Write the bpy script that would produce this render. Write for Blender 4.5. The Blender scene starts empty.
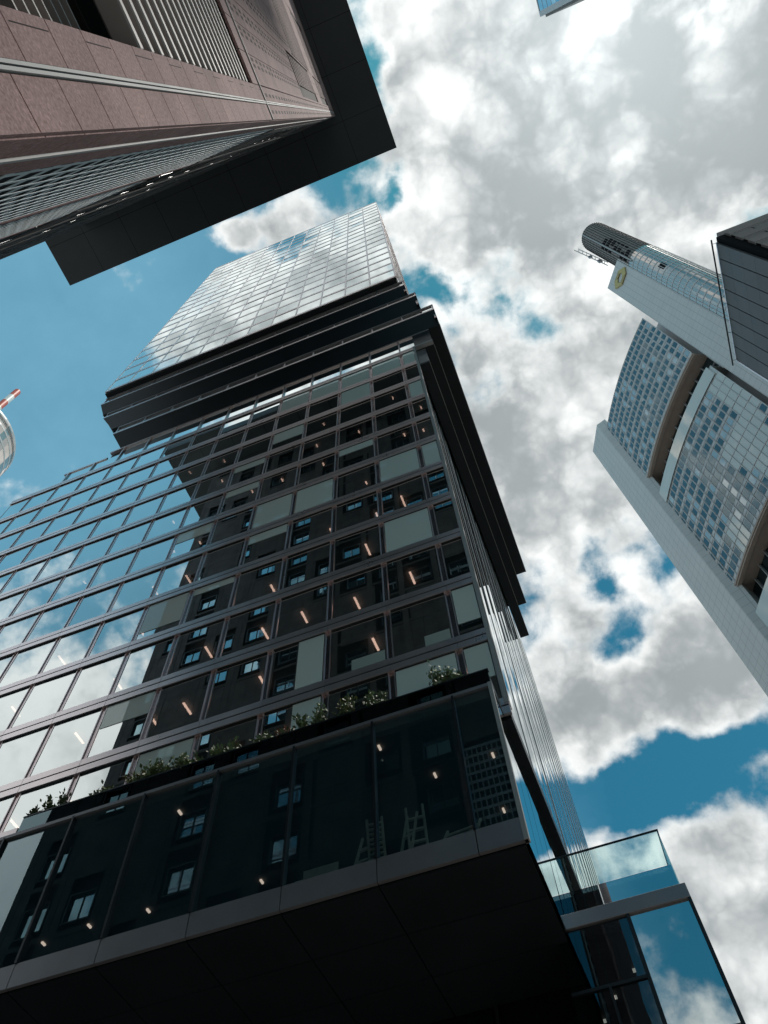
import bpy, math, random
from mathutils import Vector, Matrix, noise as mnoise
random.seed(7)
D = bpy.data
SC = bpy.context.scene
COL = SC.collection
ZO = 1.6                      # eye height: every z below is measured from the eye

# ------------------------------------------------------------------ materials
def nmat(name):
    m = D.materials.new(name); m.use_nodes = True
    nt = m.node_tree; nt.nodes.clear()
    out = nt.nodes.new('ShaderNodeOutputMaterial')
    return m, nt, out

def pbr(name, col, rough=.5, metal=0., var=.12, scale=.8, bump=0., bscale=30., spec=.5, island=0., streak=False):
    m, nt, out = nmat(name); N = nt.nodes; L = nt.links
    b = N.new('ShaderNodeBsdfPrincipled')
    b.inputs['Roughness'].default_value = rough
    b.inputs['Metallic'].default_value = metal
    b.inputs['Specular IOR Level'].default_value = spec
    tc = N.new('ShaderNodeNewGeometry')
    mp = N.new('ShaderNodeMapping'); L.new(tc.outputs['Position'], mp.inputs[0])
    mp.inputs['Scale'].default_value = (1, 1, .15) if streak else (1, 1, 1)
    n = N.new('ShaderNodeTexNoise'); n.inputs['Scale'].default_value = scale
    n.inputs['Detail'].default_value = 6; n.inputs['Roughness'].default_value = .65
    L.new(mp.outputs[0], n.inputs['Vector'])
    hs = N.new('ShaderNodeHueSaturation'); hs.inputs['Color'].default_value = (*col, 1)
    mr = N.new('ShaderNodeMapRange'); L.new(n.outputs['Fac'], mr.inputs[0])
    mr.inputs[1].default_value = .25; mr.inputs[2].default_value = .75
    mr.inputs[3].default_value = 1 - var; mr.inputs[4].default_value = 1 + var
    v = mr.outputs[0]
    if island:
        mi = N.new('ShaderNodeMapRange'); L.new(tc.outputs['Random Per Island'], mi.inputs[0])
        mi.inputs[3].default_value = 1 - island; mi.inputs[4].default_value = 1 + island
        mu = N.new('ShaderNodeMath'); mu.operation = 'MULTIPLY'
        L.new(v, mu.inputs[0]); L.new(mi.outputs[0], mu.inputs[1]); v = mu.outputs[0]
    L.new(v, hs.inputs['Value']); L.new(hs.outputs[0], b.inputs['Base Color'])
    mr2 = N.new('ShaderNodeMapRange'); L.new(n.outputs['Fac'], mr2.inputs[0])
    mr2.inputs[3].default_value = max(.02, rough - .08); mr2.inputs[4].default_value = min(1, rough + .08)
    L.new(mr2.outputs[0], b.inputs['Roughness'])
    if bump:
        n2 = N.new('ShaderNodeTexNoise'); n2.inputs['Scale'].default_value = bscale; n2.inputs['Detail'].default_value = 5
        L.new(tc.outputs['Position'], n2.inputs['Vector'])
        bp = N.new('ShaderNodeBump'); bp.inputs['Strength'].default_value = bump; bp.inputs['Distance'].default_value = .02
        L.new(n2.outputs['Fac'], bp.inputs['Height']); L.new(bp.outputs[0], b.inputs['Normal'])
    L.new(b.outputs[0], out.inputs[0])
    return m

def granite(name, col):
    m, nt, out = nmat(name); N = nt.nodes; L = nt.links
    b = N.new('ShaderNodeBsdfPrincipled'); b.inputs['Roughness'].default_value = .9; b.inputs['Specular IOR Level'].default_value = .05
    g = N.new('ShaderNodeNewGeometry')
    n1 = N.new('ShaderNodeTexNoise'); n1.inputs['Scale'].default_value = 26; n1.inputs['Detail'].default_value = 8; n1.inputs['Roughness'].default_value = .75
    n2 = N.new('ShaderNodeTexNoise'); n2.inputs['Scale'].default_value = .9; n2.inputs['Detail'].default_value = 5
    vo = N.new('ShaderNodeTexVoronoi'); vo.inputs['Scale'].default_value = 42
    for q in (n1, n2, vo): L.new(g.outputs['Position'], q.inputs['Vector'])
    r = N.new('ShaderNodeValToRGB'); L.new(n1.outputs['Fac'], r.inputs[0])
    e = r.color_ramp.elements
    e[0].position = .3; e[0].color = (col[0]*.5, col[1]*.48, col[2]*.5, 1)
    e[1].position = .72; e[1].color = (col[0]*1.35, col[1]*1.35, col[2]*1.38, 1)
    x = N.new('ShaderNodeMapRange'); L.new(vo.outputs['Color'], x.inputs[0]); x.inputs[3].default_value = .82; x.inputs[4].default_value = 1.15
    y = N.new('ShaderNodeMapRange'); L.new(n2.outputs['Fac'], y.inputs[0]); y.inputs[1].default_value = .3; y.inputs[2].default_value = .7; y.inputs[3].default_value = .85; y.inputs[4].default_value = 1.15
    z = N.new('ShaderNodeMapRange'); L.new(g.outputs['Random Per Island'], z.inputs[0]); z.inputs[3].default_value = .88; z.inputs[4].default_value = 1.1
    m1 = N.new('ShaderNodeMath'); m1.operation = 'MULTIPLY'; L.new(x.outputs[0], m1.inputs[0]); L.new(y.outputs[0], m1.inputs[1])
    m2 = N.new('ShaderNodeMath'); m2.operation = 'MULTIPLY'; L.new(m1.outputs[0], m2.inputs[0]); L.new(z.outputs[0], m2.inputs[1])
    hs = N.new('ShaderNodeHueSaturation'); L.new(r.outputs[0], hs.inputs['Color']); L.new(m2.outputs[0], hs.inputs['Value'])
    L.new(hs.outputs[0], b.inputs['Base Color'])
    bp = N.new('ShaderNodeBump'); bp.inputs['Strength'].default_value = .12; bp.inputs['Distance'].default_value = .01
    L.new(n1.outputs['Fac'], bp.inputs['Height']); L.new(bp.outputs[0], b.inputs['Normal'])
    L.new(b.outputs[0], out.inputs[0])
    return m

def glass(name, tint=(.5, .62, .6), refl=(.9, 1, 1), f0=.22, fk=2.4, inner=None, wav=.0, rough=0., body=None):
    """coated pane: mirror part by angle, the rest shows the room (or a dark backing)"""
    m, nt, out = nmat(name); N = nt.nodes; L = nt.links
    fr = N.new('ShaderNodeFresnel'); fr.inputs['IOR'].default_value = 1.5
    ma = N.new('ShaderNodeMath'); ma.operation = 'MULTIPLY_ADD'; ma.use_clamp = True
    L.new(fr.outputs[0], ma.inputs[0]); ma.inputs[1].default_value = fk; ma.inputs[2].default_value = f0
    if inner is None:
        t = N.new('ShaderNodeBsdfTransparent'); t.inputs[0].default_value = (*tint, 1)
        if body:
            df = N.new('ShaderNodeBsdfDiffuse'); df.inputs[0].default_value = (*body[:3], 1)
            ms = N.new('ShaderNodeMixShader'); ms.inputs[0].default_value = body[3]
            L.new(t.outputs[0], ms.inputs[1]); L.new(df.outputs[0], ms.inputs[2]); t = ms
    else:
        t = N.new('ShaderNodeBsdfDiffuse'); t.inputs[0].default_value = (*inner, 1)
    gl = N.new('ShaderNodeBsdfGlossy'); gl.inputs['Color'].default_value = (*refl, 1); gl.inputs['Roughness'].default_value = rough
    if wav:
        g = N.new('ShaderNodeNewGeometry')
        n = N.new('ShaderNodeTexNoise'); n.inputs['Scale'].default_value = .55; n.inputs['Detail'].default_value = 1
        L.new(g.outputs['Position'], n.inputs['Vector'])
        bp = N.new('ShaderNodeBump'); bp.inputs['Strength'].default_value = 1; bp.inputs['Distance'].default_value = wav
        L.new(n.outputs['Fac'], bp.inputs['Height']); L.new(bp.outputs[0], gl.inputs['Normal'])
    mx = N.new('ShaderNodeMixShader'); L.new(ma.outputs[0], mx.inputs[0]); L.new(t.outputs[0], mx.inputs[1]); L.new(gl.outputs[0], mx.inputs[2])
    L.new(mx.outputs[0], out.inputs[0])
    return m

def emit(name, col, s):
    m, nt, out = nmat(name)
    e = nt.nodes.new('ShaderNodeEmission'); e.inputs[0].default_value = (*col, 1); e.inputs[1].default_value = s
    nt.links.new(e.outputs[0], out.inputs[0]); return m

def tiled(name, col, rough, metal, cell, joint, axis_dir, dark=.6):
    """cladding whose sheets meet in thin joints; axis_dir = unit horizontal direction of the face"""
    m = pbr(name, col, rough, metal, var=.07, scale=.25, island=0)
    nt = m.node_tree; N = nt.nodes; L = nt.links
    b = [n for n in N if n.type == 'BSDF_PRINCIPLED'][0]
    src = b.inputs['Base Color'].links[0].from_socket
    g = N.new('ShaderNodeNewGeometry')
    fac = None
    for k, (vec, size) in enumerate((((axis_dir[0], axis_dir[1], 0), cell[0]), ((0, 0, 1), cell[1]))):
        d = N.new('ShaderNodeVectorMath'); d.operation = 'DOT_PRODUCT'; L.new(g.outputs['Position'], d.inputs[0]); d.inputs[1].default_value = vec
        s = N.new('ShaderNodeMath'); s.operation = 'PINGPONG'; L.new(d.outputs['Value'], s.inputs[0]); s.inputs[1].default_value = size / 2
        c = N.new('ShaderNodeMath'); c.operation = 'LESS_THAN'; L.new(s.outputs[0], c.inputs[0]); c.inputs[1].default_value = joint
        if fac is None: fac = c.outputs[0]
        else:
            mm = N.new('ShaderNodeMath'); mm.operation = 'MAXIMUM'; L.new(fac, mm.inputs[0]); L.new(c.outputs[0], mm.inputs[1]); fac = mm.outputs[0]
    mix = N.new('ShaderNodeMix'); mix.data_type = 'RGBA'
    L.new(fac, mix.inputs[0]); L.new(src, mix.inputs[6]); mix.inputs[7].default_value = (col[0]*dark, col[1]*dark, col[2]*dark, 1)
    L.new(mix.outputs[2], b.inputs['Base Color'])
    return m

M = {}
M['band'] = pbr('anodised_band', (.82, .71, .71), .30, .85, var=.08, scale=.6, island=.06)
M['frame'] = pbr('anodised_frame', (.80, .69, .69), .30, .8, var=.06)
M['dark'] = pbr('dark_metal', (.022, .026, .03), .35, .3, var=.2, scale=.7)
M['vent'] = pbr('vent_panel', (.40, .335, .345), .22, .95, var=.1)
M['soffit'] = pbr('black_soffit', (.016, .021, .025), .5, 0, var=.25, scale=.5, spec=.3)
M['fascia'] = pbr('grey_fascia', (.28, .265, .275), .4, .5, var=.1, island=.1)
M['glass'] = glass('office_glass', tint=(.74, .84, .82), refl=(.94, 1, 1), f0=.42, fk=2.2, wav=.0009, body=(.13, .24, .26, .15))
M['glassS'] = glass('side_glass', refl=(.92, .95, .95), f0=.25, fk=2.0, inner=(.05, .055, .06))
M['glassU'] = glass('upper_glass', refl=(.95, 1, .99), f0=.3, fk=2.2, inner=(.02, .03, .03), wav=.0004)
M['glassW'] = glass('white_backed_glass', refl=(.95, 1, 1), f0=.15, fk=1.2, inner=(.8, .84, .82))
M['glassB'] = glass('box_glass', tint=(.88, .92, .88), refl=(.72, .93, 1), f0=.08, fk=1.5, wav=.0006, body=(.06, .2, .26, .13))
M['glassP'] = glass('podium_glass', tint=(.3, .4, .42), refl=(.92, 1, 1), f0=.5, fk=2.0, wav=.0006)
M['glassD'] = glass('podium_dark_glass', tint=(.25, .34, .36), refl=(.6, .85, .95), f0=.06, fk=1.0, wav=.004)
M['glassR'] = glass('railing_glass', tint=(.86, .95, .93), refl=(.9, 1, 1), f0=.03, fk=.8)
M['ceil'] = pbr('office_ceiling', (.2, .19, .18), .8, var=.15)
M['core'] = pbr('office_wall', (.11, .10, .09), .8, var=.3, scale=.5)
M['blind'] = glass('roller_blind', refl=(.9, 1, 1), f0=.03, fk=.75, inner=(.86, .91, .84))
M['curtain'] = glass('office_partition', refl=(.9, 1, 1), f0=.05, fk=1., inner=(.5, .55, .5))
M['lamp'] = emit('warm_lamp', (1, .58, .46), 2.0)
M['lampw'] = emit('white_lamp', (1, .8, .68), .65)
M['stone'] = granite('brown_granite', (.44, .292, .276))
M['stoneShade'] = granite('shaded_granite', (.185, .172, .165))  # granite copy toned darker and greyer for the tower's shaded +y face
M['stoneD'] = pbr('granite_backing', (.05, .045, .045), .9, var=.2, spec=.05)
M['steel'] = pbr('bright_steel', (.40, .40, .40), .8, .0, var=.06)
M['steelS'] = pbr('side_steel', (.62, .58, .58), .6, .2, var=.06)
M['louver'] = pbr('louver_metal', (.40, .37, .36), .7, .1, var=.1)
M['lattice'] = pbr('lattice_metal', (.62, .70, .74), .6, .1, var=.1)
M['black'] = pbr('black_recess', (.008, .009, .01), .9, var=.2, spec=.05)
M['glassJ'] = glass('punched_glass', refl=(.42, .60, .66), f0=.16, fk=1.3, inner=(.02, .03, .035))
M['roof'] = pbr('dark_roof', (.046, .058, .068), .55, var=.12, scale=.3, spec=.4)
M['wood'] = pbr('pale_wood', (.78, .74, .64), .6, var=.15, scale=4)
M['soil'] = pbr('soil', (.05, .035, .025), .9, bump=.5)
M['leaf'] = pbr('leaf_green', (.14, .185, .085), .6, var=.4, scale=3, island=.5)
M['leafy'] = pbr('leaf_yellow_green', (.16, .17, .05), .6, var=.4, scale=3, island=.5)
M['leafr'] = pbr('leaf_russet', (.22, .10, .06), .6, var=.4, scale=3, island=.5)
M['stem'] = pbr('stem_brown', (.09, .065, .045), .8)
M['asphalt'] = pbr('asphalt', (.05, .05, .052), .85, var=.2, bump=.4, bscale=60)
M['paving'] = pbr('paving', (.28, .27, .25), .8, var=.15, scale=.6, bump=.2)
M['kerb'] = pbr('kerb_stone', (.33, .32, .3), .8, var=.1)
M['paint'] = pbr('road_paint', (.75, .75, .73), .7, var=.1)

# ------------------------------------------------------------------ mesh builder
class MB:
    def __init__(s): s.v = []; s.f = []; s.mi = []; s.mats = []
    def _m(s, m):
        if m not in s.mats: s.mats.append(m)
        return s.mats.index(m)
    def poly(s, pts, m):
        i = len(s.v); s.v += [tuple(p) for p in pts]
        s.f.append(tuple(range(i, i + len(pts)))); s.mi.append(s._m(m)); return s
    def box(s, x0, x1, y0, y1, z0, z1, m):
        i = len(s.v); k = s._m(m)
        s.v += [(x, y, z) for z in (z0, z1) for x, y in ((x0, y0), (x1, y0), (x1, y1), (x0, y1))]
        for f in ((0, 3, 2, 1), (4, 5, 6, 7), (0, 1, 5, 4), (1, 2, 6, 5), (2, 3, 7, 6), (3, 0, 4, 7)):
            s.f.append(tuple(i + j for j in f)); s.mi.append(k)
        return s
    def prism(s, pts, z0, z1, m, cap=True):
        a = sum(pts[i][0]*pts[(i+1) % len(pts)][1] - pts[(i+1) % len(pts)][0]*pts[i][1] for i in range(len(pts)))
        if a < 0: pts = pts[::-1]
        n = len(pts); i = len(s.v); k = s._m(m)
        s.v += [(x, y, z0) for x, y in pts] + [(x, y, z1) for x, y in pts]
        for j in range(n):
            s.f.append((i+j, i+(j+1) % n, i+n+(j+1) % n, i+n+j)); s.mi.append(k)
        if cap:
            s.f.append(tuple(i+n-1-j for j in range(n))); s.mi.append(k)
            s.f.append(tuple(i+n+j for j in range(n))); s.mi.append(k)
        return s
    def obox(s, c, u, w, hu, hw, z0, z1, m):
        """upright box: centre c(x,y), unit dirs u, w, half sizes"""
        P = [(c[0]+a*hu*u[0]+b*hw*w[0], c[1]+a*hu*u[1]+b*hw*w[1]) for a, b in ((-1, -1), (1, -1), (1, 1), (-1, 1))]
        return s.prism(P, z0, z1, m)
    def bar(s, a, b, r, m, n=6):
        a = Vector(a); b = Vector(b); d = (b-a).normalized()
        u = d.orthogonal().normalized(); w = d.cross(u)
        i = len(s.v); k = s._m(m)
        for p in (a, b):
            for j in range(n):
                t = 2*math.pi*j/n; s.v.append(tuple(p + r*(math.cos(t)*u + math.sin(t)*w)))
        for j in range(n):
            s.f.append((i+j, i+(j+1) % n, i+n+(j+1) % n, i+n+j)); s.mi.append(k)
        s.f.append(tuple(i+n-1-j for j in range(n))); s.mi.append(k)
        s.f.append(tuple(i+n+j for j in range(n))); s.mi.append(k)
        return s
    def build(s, name, parent=None, bevel=0, smooth=False):
        ox, oy, oz = (0, 0, -ZO)
        if parent is not None:
            w = wpos(parent); ox, oy, oz = w[0], w[1], w[2] - ZO
        me = D.meshes.new(name)
        me.from_pydata([(x-ox, y-oy, z-oz) for x, y, z in s.v], [], s.f)
        for m in s.mats: me.materials.append(m)
        me.polygons.foreach_set('material_index', s.mi)
        if smooth: me.polygons.foreach_set('use_smooth', [True]*len(s.f))
        me.update()
        o = D.objects.new(name, me); COL.objects.link(o)
        if parent is not None: o.parent = parent
        if bevel:
            b = o.modifiers.new('bevel', 'BEVEL'); b.width = bevel; b.segments = 1; b.limit_method = 'ANGLE'
        return o

def wpos(o):
    p = Vector((0, 0, 0))
    while o is not None: p += o.location; o = o.parent
    return p

def thing(name, label, cat, loc=(0, 0, 0), group=None):
    o = D.objects.new(name, None); COL.objects.link(o); o.location = loc
    o.empty_display_size = .3
    o['label'] = label; o['category'] = cat
    if group: o['group'] = group
    return o
def tag(o, label, cat, group=None):
    o['label'] = label; o['category'] = cat
    if group: o['group'] = group
    return o
def struct(o): o['kind'] = 'structure'; return o
def stuff(o): o['kind'] = 'stuff'; return o
def quadpane(mb, x0, x1, z0, z1, y, m, tilt=.004, face='y'):
    """a pane hung a hair out of true, as real panes are"""
    ta = random.gauss(0, tilt); tb = random.gauss(0, tilt)
    w = (x1-x0)/2; h = (z1-z0)/2; cx = (x0+x1)/2; cz = (z0+z1)/2
    P = []
    for a, b in ((-1, -1), (1, -1), (1, 1), (-1, 1)):
        off = a*w*ta + b*h*tb
        P.append((cx+a*w, y+off, cz+b*h) if face == 'y' else (y+off, cx+a*w, cz+b*h))
    mb.poly(P, m)

# ------------------------------------------------------------------ camera
R_, U_, B_ = Vector((.93356396, .35662242, -.03576069)), Vector((.33248403, -.8244514, .45796753)), Vector((.13383854, -.43943182, -.88824936))
cam = D.cameras.new('camera'); co = D.objects.new('camera', cam); COL.objects.link(co)
co.matrix_world = Matrix(((R_[0], U_[0], B_[0], 0), (R_[1], U_[1], B_[1], 0), (R_[2], U_[2], B_[2], ZO), (0, 0, 0, 1)))
cam.sensor_fit = 'VERTICAL'; cam.sensor_height = 36; cam.lens = 36*770/1024
cam.clip_start = .05; cam.clip_end = 5000
SC.camera = co
def px(p):
    v = Vector(p); q = -v.dot(B_)
    if q <= 0: return (-9999, -9999)
    return (384 + 770*v.dot(R_)/q, 512 - 770*v.dot(U_)/q)

# ------------------------------------------------------------------ the omni tower (front centre)
D0 = 17.5; FH = 3.9; Z0 = 23.0
BAY = 2.65; XR = -1.6; XL = -39.6; XJ = -2.9
T = thing('office_tower', 'tall dark glass office tower with jutting black floors at mid height, filling the centre', 'office tower', (-20, 32, 0))
bays = [(XJ, XR)] + [(XJ - BAY*(j+1), XJ - BAY*j) for j in range(13)] + [(XL, XJ-BAY*13)]
BL = {(1, 2): 1., (1, 4): 1., (3, 4): 1., (4, 4): 1., (0, 0): .75, (0, -1): .6, (0, 4): 1., (1, -1): 1., (3, 0): 'half', (4, 3): .3, (6, 0): .45, (6, 2): .8,
      (2, 5): .3, (5, 5): .3, (6, 4): .4, (2, 8): 1., (0, 7): 1., (4, 7): .6, (1, 9): 1., (3, 9): 1., (5, 2): .2,
      (0, 9): 1, (2, 9): 1, (4, 9): 1, (3, -1): 'half', (5, -1): .4, (1, 0): 'low', (2, 0): 'low', (0, 2): .0}
cells = []
for k in range(-1, 10):
    for j, (a, b) in enumerate(bays):
        zc = Z0 + FH*k + FH/2; u, v = px(((a+b)/2, D0, zc))
        inside = u > -60
        cells.append((0 if inside else 1, k, j, a, b))
cells.sort(key=lambda c: (c[0], c[1], c[2]))
restF = MB(); restP = MB(); restB = MB()
for n, (_, k, j, a, b) in enumerate(cells):
    z0 = Z0 + FH*k + .36; z1 = Z0 + FH*(k+1) - .36
    one = n < 100
    F = MB() if one else restF; P = MB() if one else restP
    vw = .2
    la = a + vw/2 if j < 14 else a + .1
    lb = b - vw/2 if j > 0 else b - .14
    # frame: two thin jambs, a dark vent strip beside them, thin head and sill
    F.box(la, la+.04, D0+.05, D0+.14, z0, z1, M['frame']); F.box(lb-.042, lb, D0+.05, D0+.14, z0, z1, M['frame'])
    F.box(la+.055, lb-.055, D0+.02, D0+.13, z0, z0+.05, M['dark']); F.box(la+.055, lb-.055, D0+.02, D0+.13, z1-.05, z1, M['dark'])
    F.box(a, la, D0+.10, D0+.16, z0, z1, M['vent']); 
    if j == 0: F.box(lb, b, D0-.05, D0+.16, z0, z1, M['frame'])
    else: F.box(lb, b, D0+.10, D0+.16, z0, z1, M['vent'])
    quadpane(P, la+.055, lb-.055, z0+.05, z1-.05, D0+.075, M['glass'], .0035)
    bl = BL.get((j, k))
    if bl is None and k > 5 and j < 7 and random.random() < .12: bl = random.choice((.3, 1., .5))
    bm = None
    if bl:
        bm = MB() if one else restB
        if bl == 'half': bm.box((la+lb)/2, lb-.08, D0+.055, D0+.06, z0+.02, z1-.02, M['blind'])
        elif bl == 'low': bm.box(la+.9+.5*random.random(), lb-.1, D0+.055, D0+.06, z0+.06, z0+.75, M['curtain'])
        else: bm.box(la+.07, lb-.07, D0+.055, D0+.06, z1-(z1-z0)*bl, z1-.03, M['blind'])
    if one:
        w = F.build('window', T); P.build('pane', w)
        if bm: bm.build('blind', w)
rw = stuff(restF.build('window', T)); stuff(restP.build('pane', rw))
if restB.v: stuff(restB.build('blind', rw))
# floor bands (two rails and a groove), slabs, lamps
for k in range(-1, 11):
    z = Z0 + FH*k
    B = MB()
    xs = [XL] + sorted([b for a, b in bays])
    for a, b in zip(xs[:-1], xs[1:]):
        B.box(a+.008, b-.008, D0-.035, D0+.1, z+.035, z+.36, M['band']); B.box(a+.008, b-.008, D0-.03, D0+.1, z-.36, z-.035, M['band'])
    B.box(XL+.02, XR-.03, D0-.01, D0+.1, z-.034, z+.034, M['dark'])
    B.build('spandrel_band', T)
    if k < 10:
        MB().box(XL+.3, XR-.5, D0+.3, 26, z-.3, z+.12, M['ceil']).build('floor_slab', T)
MB().box(XL+.3, XR-.5, 25.9, 26.2, 19.1, 61.9, M['core']).build('core_wall', T)
PT = MB()
for k in range(-1, 9):
    for j in (2, 5, 6, 9, 11):
        if random.random() < .5:
            a = bays[j][0]; zz = Z0+FH*k
            PT.box(a-.04, a+.04, D0+.6, 22+2*random.random(), zz+.13, zz+3.55, M['core'])
PT.build('partition', T)
cnt = 0
skip = {(0, 0), (3, 2), (4, 4), (0, 4)}
for k in range(-1, 8):
    for j in range(0, 11):
        if (j, k) in skip or cnt >= 78: continue
        if random.random() < (.28 if k < 5 else .5) + (.45 if j > 7 else 0): continue
        a, b = bays[j]; zc = Z0+FH*(k+1)-.42
        x = (a+b)/2 + random.uniform(-.7, .7)*(.4 if j == 0 else 1)
        y = D0 + (random.uniform(.75, 1.25) if k < 5 else random.uniform(.35, .6)); ln = .7 if k < 4 else .22
        MB().box(x-.05, x+.05, y, y+ln, zc-.04, zc, M['lamp']).build('ceiling_lamp', T); cnt += 1
# mullion joints on the right-hand return and its tall reflective strips
XS = -1.78
NF = 25; PIT = 1.36
for i in range(NF):
    y0 = D0+.35+PIT*i
    ta = random.gauss(0, .004) + (.012 if i % 2 else -.012); tb = random.gauss(0, .0003)
    S = MB()
    zs = [19.2, 30, 42, 52, 62]
    for za, zb in zip(zs[:-1], zs[1:]):
        w = PIT/2; cy = y0+w
        S.poly([(XS-w*ta+tb*(za-40), y0, za), (XS+w*ta+tb*(za-40), y0+PIT-.01, za), (XS+w*ta+tb*(zb-40), y0+PIT-.01, zb), (XS-w*ta+tb*(zb-40), y0, zb)], M['glassS'])
    S.build('side_pane', T)
    MB().box(XS-.05, XS+.014, y0-.035, y0+.035, 19.2, 62, M['steelS']).build('side_mullion', T)
YB = D0+.35+PIT*NF
MB().box(XS-.3, XS+.12, D0+.17, YB, 18.62, 19.2, M['dark']).build('base_band', T)
MB().box(XR-.16, XR, D0-.06, D0+.34, 19.2, 62, M['steel']).build('corner_post', T)
MB().box(XL, XS-.12, 26.3, YB, 12, 61.9, M['core']).box(XL, XL+.2, D0+.2, 26.2, 12, 61.9, M['fascia']).box(XS-.3, XS-.11, D0+.3, 26.25, 19.2, 61.9, M['core']).build('body', T)
# roof terrace of the wide lower block, left of the jutting floors
MB().box(XL, -30.8, D0+.12, D0+.3, 62.36, 62.75, M['band']).box(XL, -30, D0+.3, YB, 61.9, 62.2, M['fascia']).box(XL, XL+.2, D0+.3, YB, 62.2, 62.7, M['band']).build('roof_parapet', T)
# shifted floors: (xl, xr, yfront, yback, zbottom)
hips = [(-38.8, -.84, D0+.02, 46.0, 58.25, 'C'), (-35.3, -.08, D0+.01, 45.2, 62.1, 'B'), (-30.1, .95, 16.05, 44.4, 65.9, 'A'),
        (-32.7, -.1, 15.81, 44.0, 69.8, '2'), (-33.7, -.81, 15.17, 43.6, 73.7, '3')]
for xl, xr, yf, yb, z, tg in hips:
    H = MB()
    zt = z+FH-.05
    if tg == 'C':      # only its right-hand end juts past the fins
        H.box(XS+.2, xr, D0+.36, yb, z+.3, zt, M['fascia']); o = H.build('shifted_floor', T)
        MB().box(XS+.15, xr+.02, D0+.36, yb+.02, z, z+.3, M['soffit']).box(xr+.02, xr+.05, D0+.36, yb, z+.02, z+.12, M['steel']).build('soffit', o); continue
    if tg == 'B':
        H.box(-30.9, xr-.06, yf+.3, yb, z+.36, zt, M['core']).box(-35.2, -30.9, yf+.3, yb-4, z+.2, 64.5, M['core'])
        H.box(-35.25, -30.9, yf+.02, yf+.25, 64.45, 64.75, M['band'])
        for a in range(13):
            b = XJ-BAY*a
            if b < -35: break
            H.box(b-.06, b+.06, yf-.02, yf+.2, z+.36, zt if b > -30.9 else 64.45, M['frame'])
        H.box(XR, xr, yf-.02, yf+.25, z+.3, zt-.1, M['dark'])
        H.box(-30.9, xr, yf-.03, yf+.25, zt-.3, zt, M['band'])
        for i in range(20): H.box(xr-.06, xr, yf+.3+1.36*i, yf+.38+1.36*i, z+.3, zt, M['dark'])
        o = H.build('shifted_floor', T)
        P = MB()
        for a in range(-1, 13):
            b = XJ-BAY*a
            if b-BAY < -35.2: break
            quadpane(P, b-BAY, min(b, XR), z+.36, (zt-.3) if b-BAY > -31 else 64.45, yf+.1, M['glass'], .003)
        P.build('pane', o)
        MB().box(XS+.16, xr+.02, D0+.32, yb+.02, z-.02, z+.29, M['soffit']).box(XR-.2, xr+.03, yf-.06, yf+.28, z-.02, z+.29, M['steel']).box(xr+.02, xr+.06, D0+.36, yb, z, z+.1, M['steel']).build('soffit', o); continue
    xl, xr, yf, zb, yin, xi = {'A': (-30.7, .975, 16.54, 67.75, D0-.02, -29.95), '2': (xl, xr, yf, 72.1, 16.54, -31.5), '3': (xl, xr, yf, 75.4, 15.81, -33.3)}[tg]
    H.box(xl+.15, xr-.15, yf+.2, yb-.15, zb+.42, zt, M['black'])
    nb = int((xr-xl)/BAY)
    for a in range(nb+1):
        b = xr-.1-a*(xr-xl-.2)/nb
        H.box(b-.05, b+.05, yf+.02, yf+.22, zb+.42, zt-.02, M['frame'])
    for a in range(20):
        b = yf+.3+a*(yb-yf-.5)/19; H.box(xr-.22, xr-.02, b-.05, b+.05, z+.42, zt-.02, M['frame']); H.box(xl+.02, xl+.22, b-.05, b+.05, zb+.42, zt-.02, M['frame'])
    H.box(xl-.02, xr+.02, yf-.02, yf+.25, zt-.3, zt, M['fascia'])
    o = H.build('shifted_floor', T)
    P = MB()
    for a in range(nb):
        b = xr-.1-a*(xr-xl-.2)/nb; quadpane(P, b-(xr-xl-.2)/nb+.05, b-.05, zb+.42, zt-.3, yf+.1, M['glassU'], .002)
    for a in range(19):
        b = yf+.3+a*(yb-yf-.5)/19; quadpane(P, b+.05, b+(yb-yf-.5)/19-.05, z+.42, zt-.05, xr-.1, M['glassU'], .002, 'x')
    P.build('pane', o)
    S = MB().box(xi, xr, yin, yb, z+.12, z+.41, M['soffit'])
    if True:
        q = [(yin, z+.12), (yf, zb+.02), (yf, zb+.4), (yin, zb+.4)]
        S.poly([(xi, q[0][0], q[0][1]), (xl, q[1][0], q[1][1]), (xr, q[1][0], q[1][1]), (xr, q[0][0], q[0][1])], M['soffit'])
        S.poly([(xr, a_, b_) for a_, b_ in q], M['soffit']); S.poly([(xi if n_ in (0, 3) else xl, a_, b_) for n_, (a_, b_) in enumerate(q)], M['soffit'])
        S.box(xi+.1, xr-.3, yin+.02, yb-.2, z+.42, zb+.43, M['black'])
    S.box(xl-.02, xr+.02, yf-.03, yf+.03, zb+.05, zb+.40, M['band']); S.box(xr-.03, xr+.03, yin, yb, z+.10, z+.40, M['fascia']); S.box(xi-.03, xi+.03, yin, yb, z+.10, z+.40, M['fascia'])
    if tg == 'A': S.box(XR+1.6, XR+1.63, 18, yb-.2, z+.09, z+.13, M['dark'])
    S.build('soffit', o)
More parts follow.
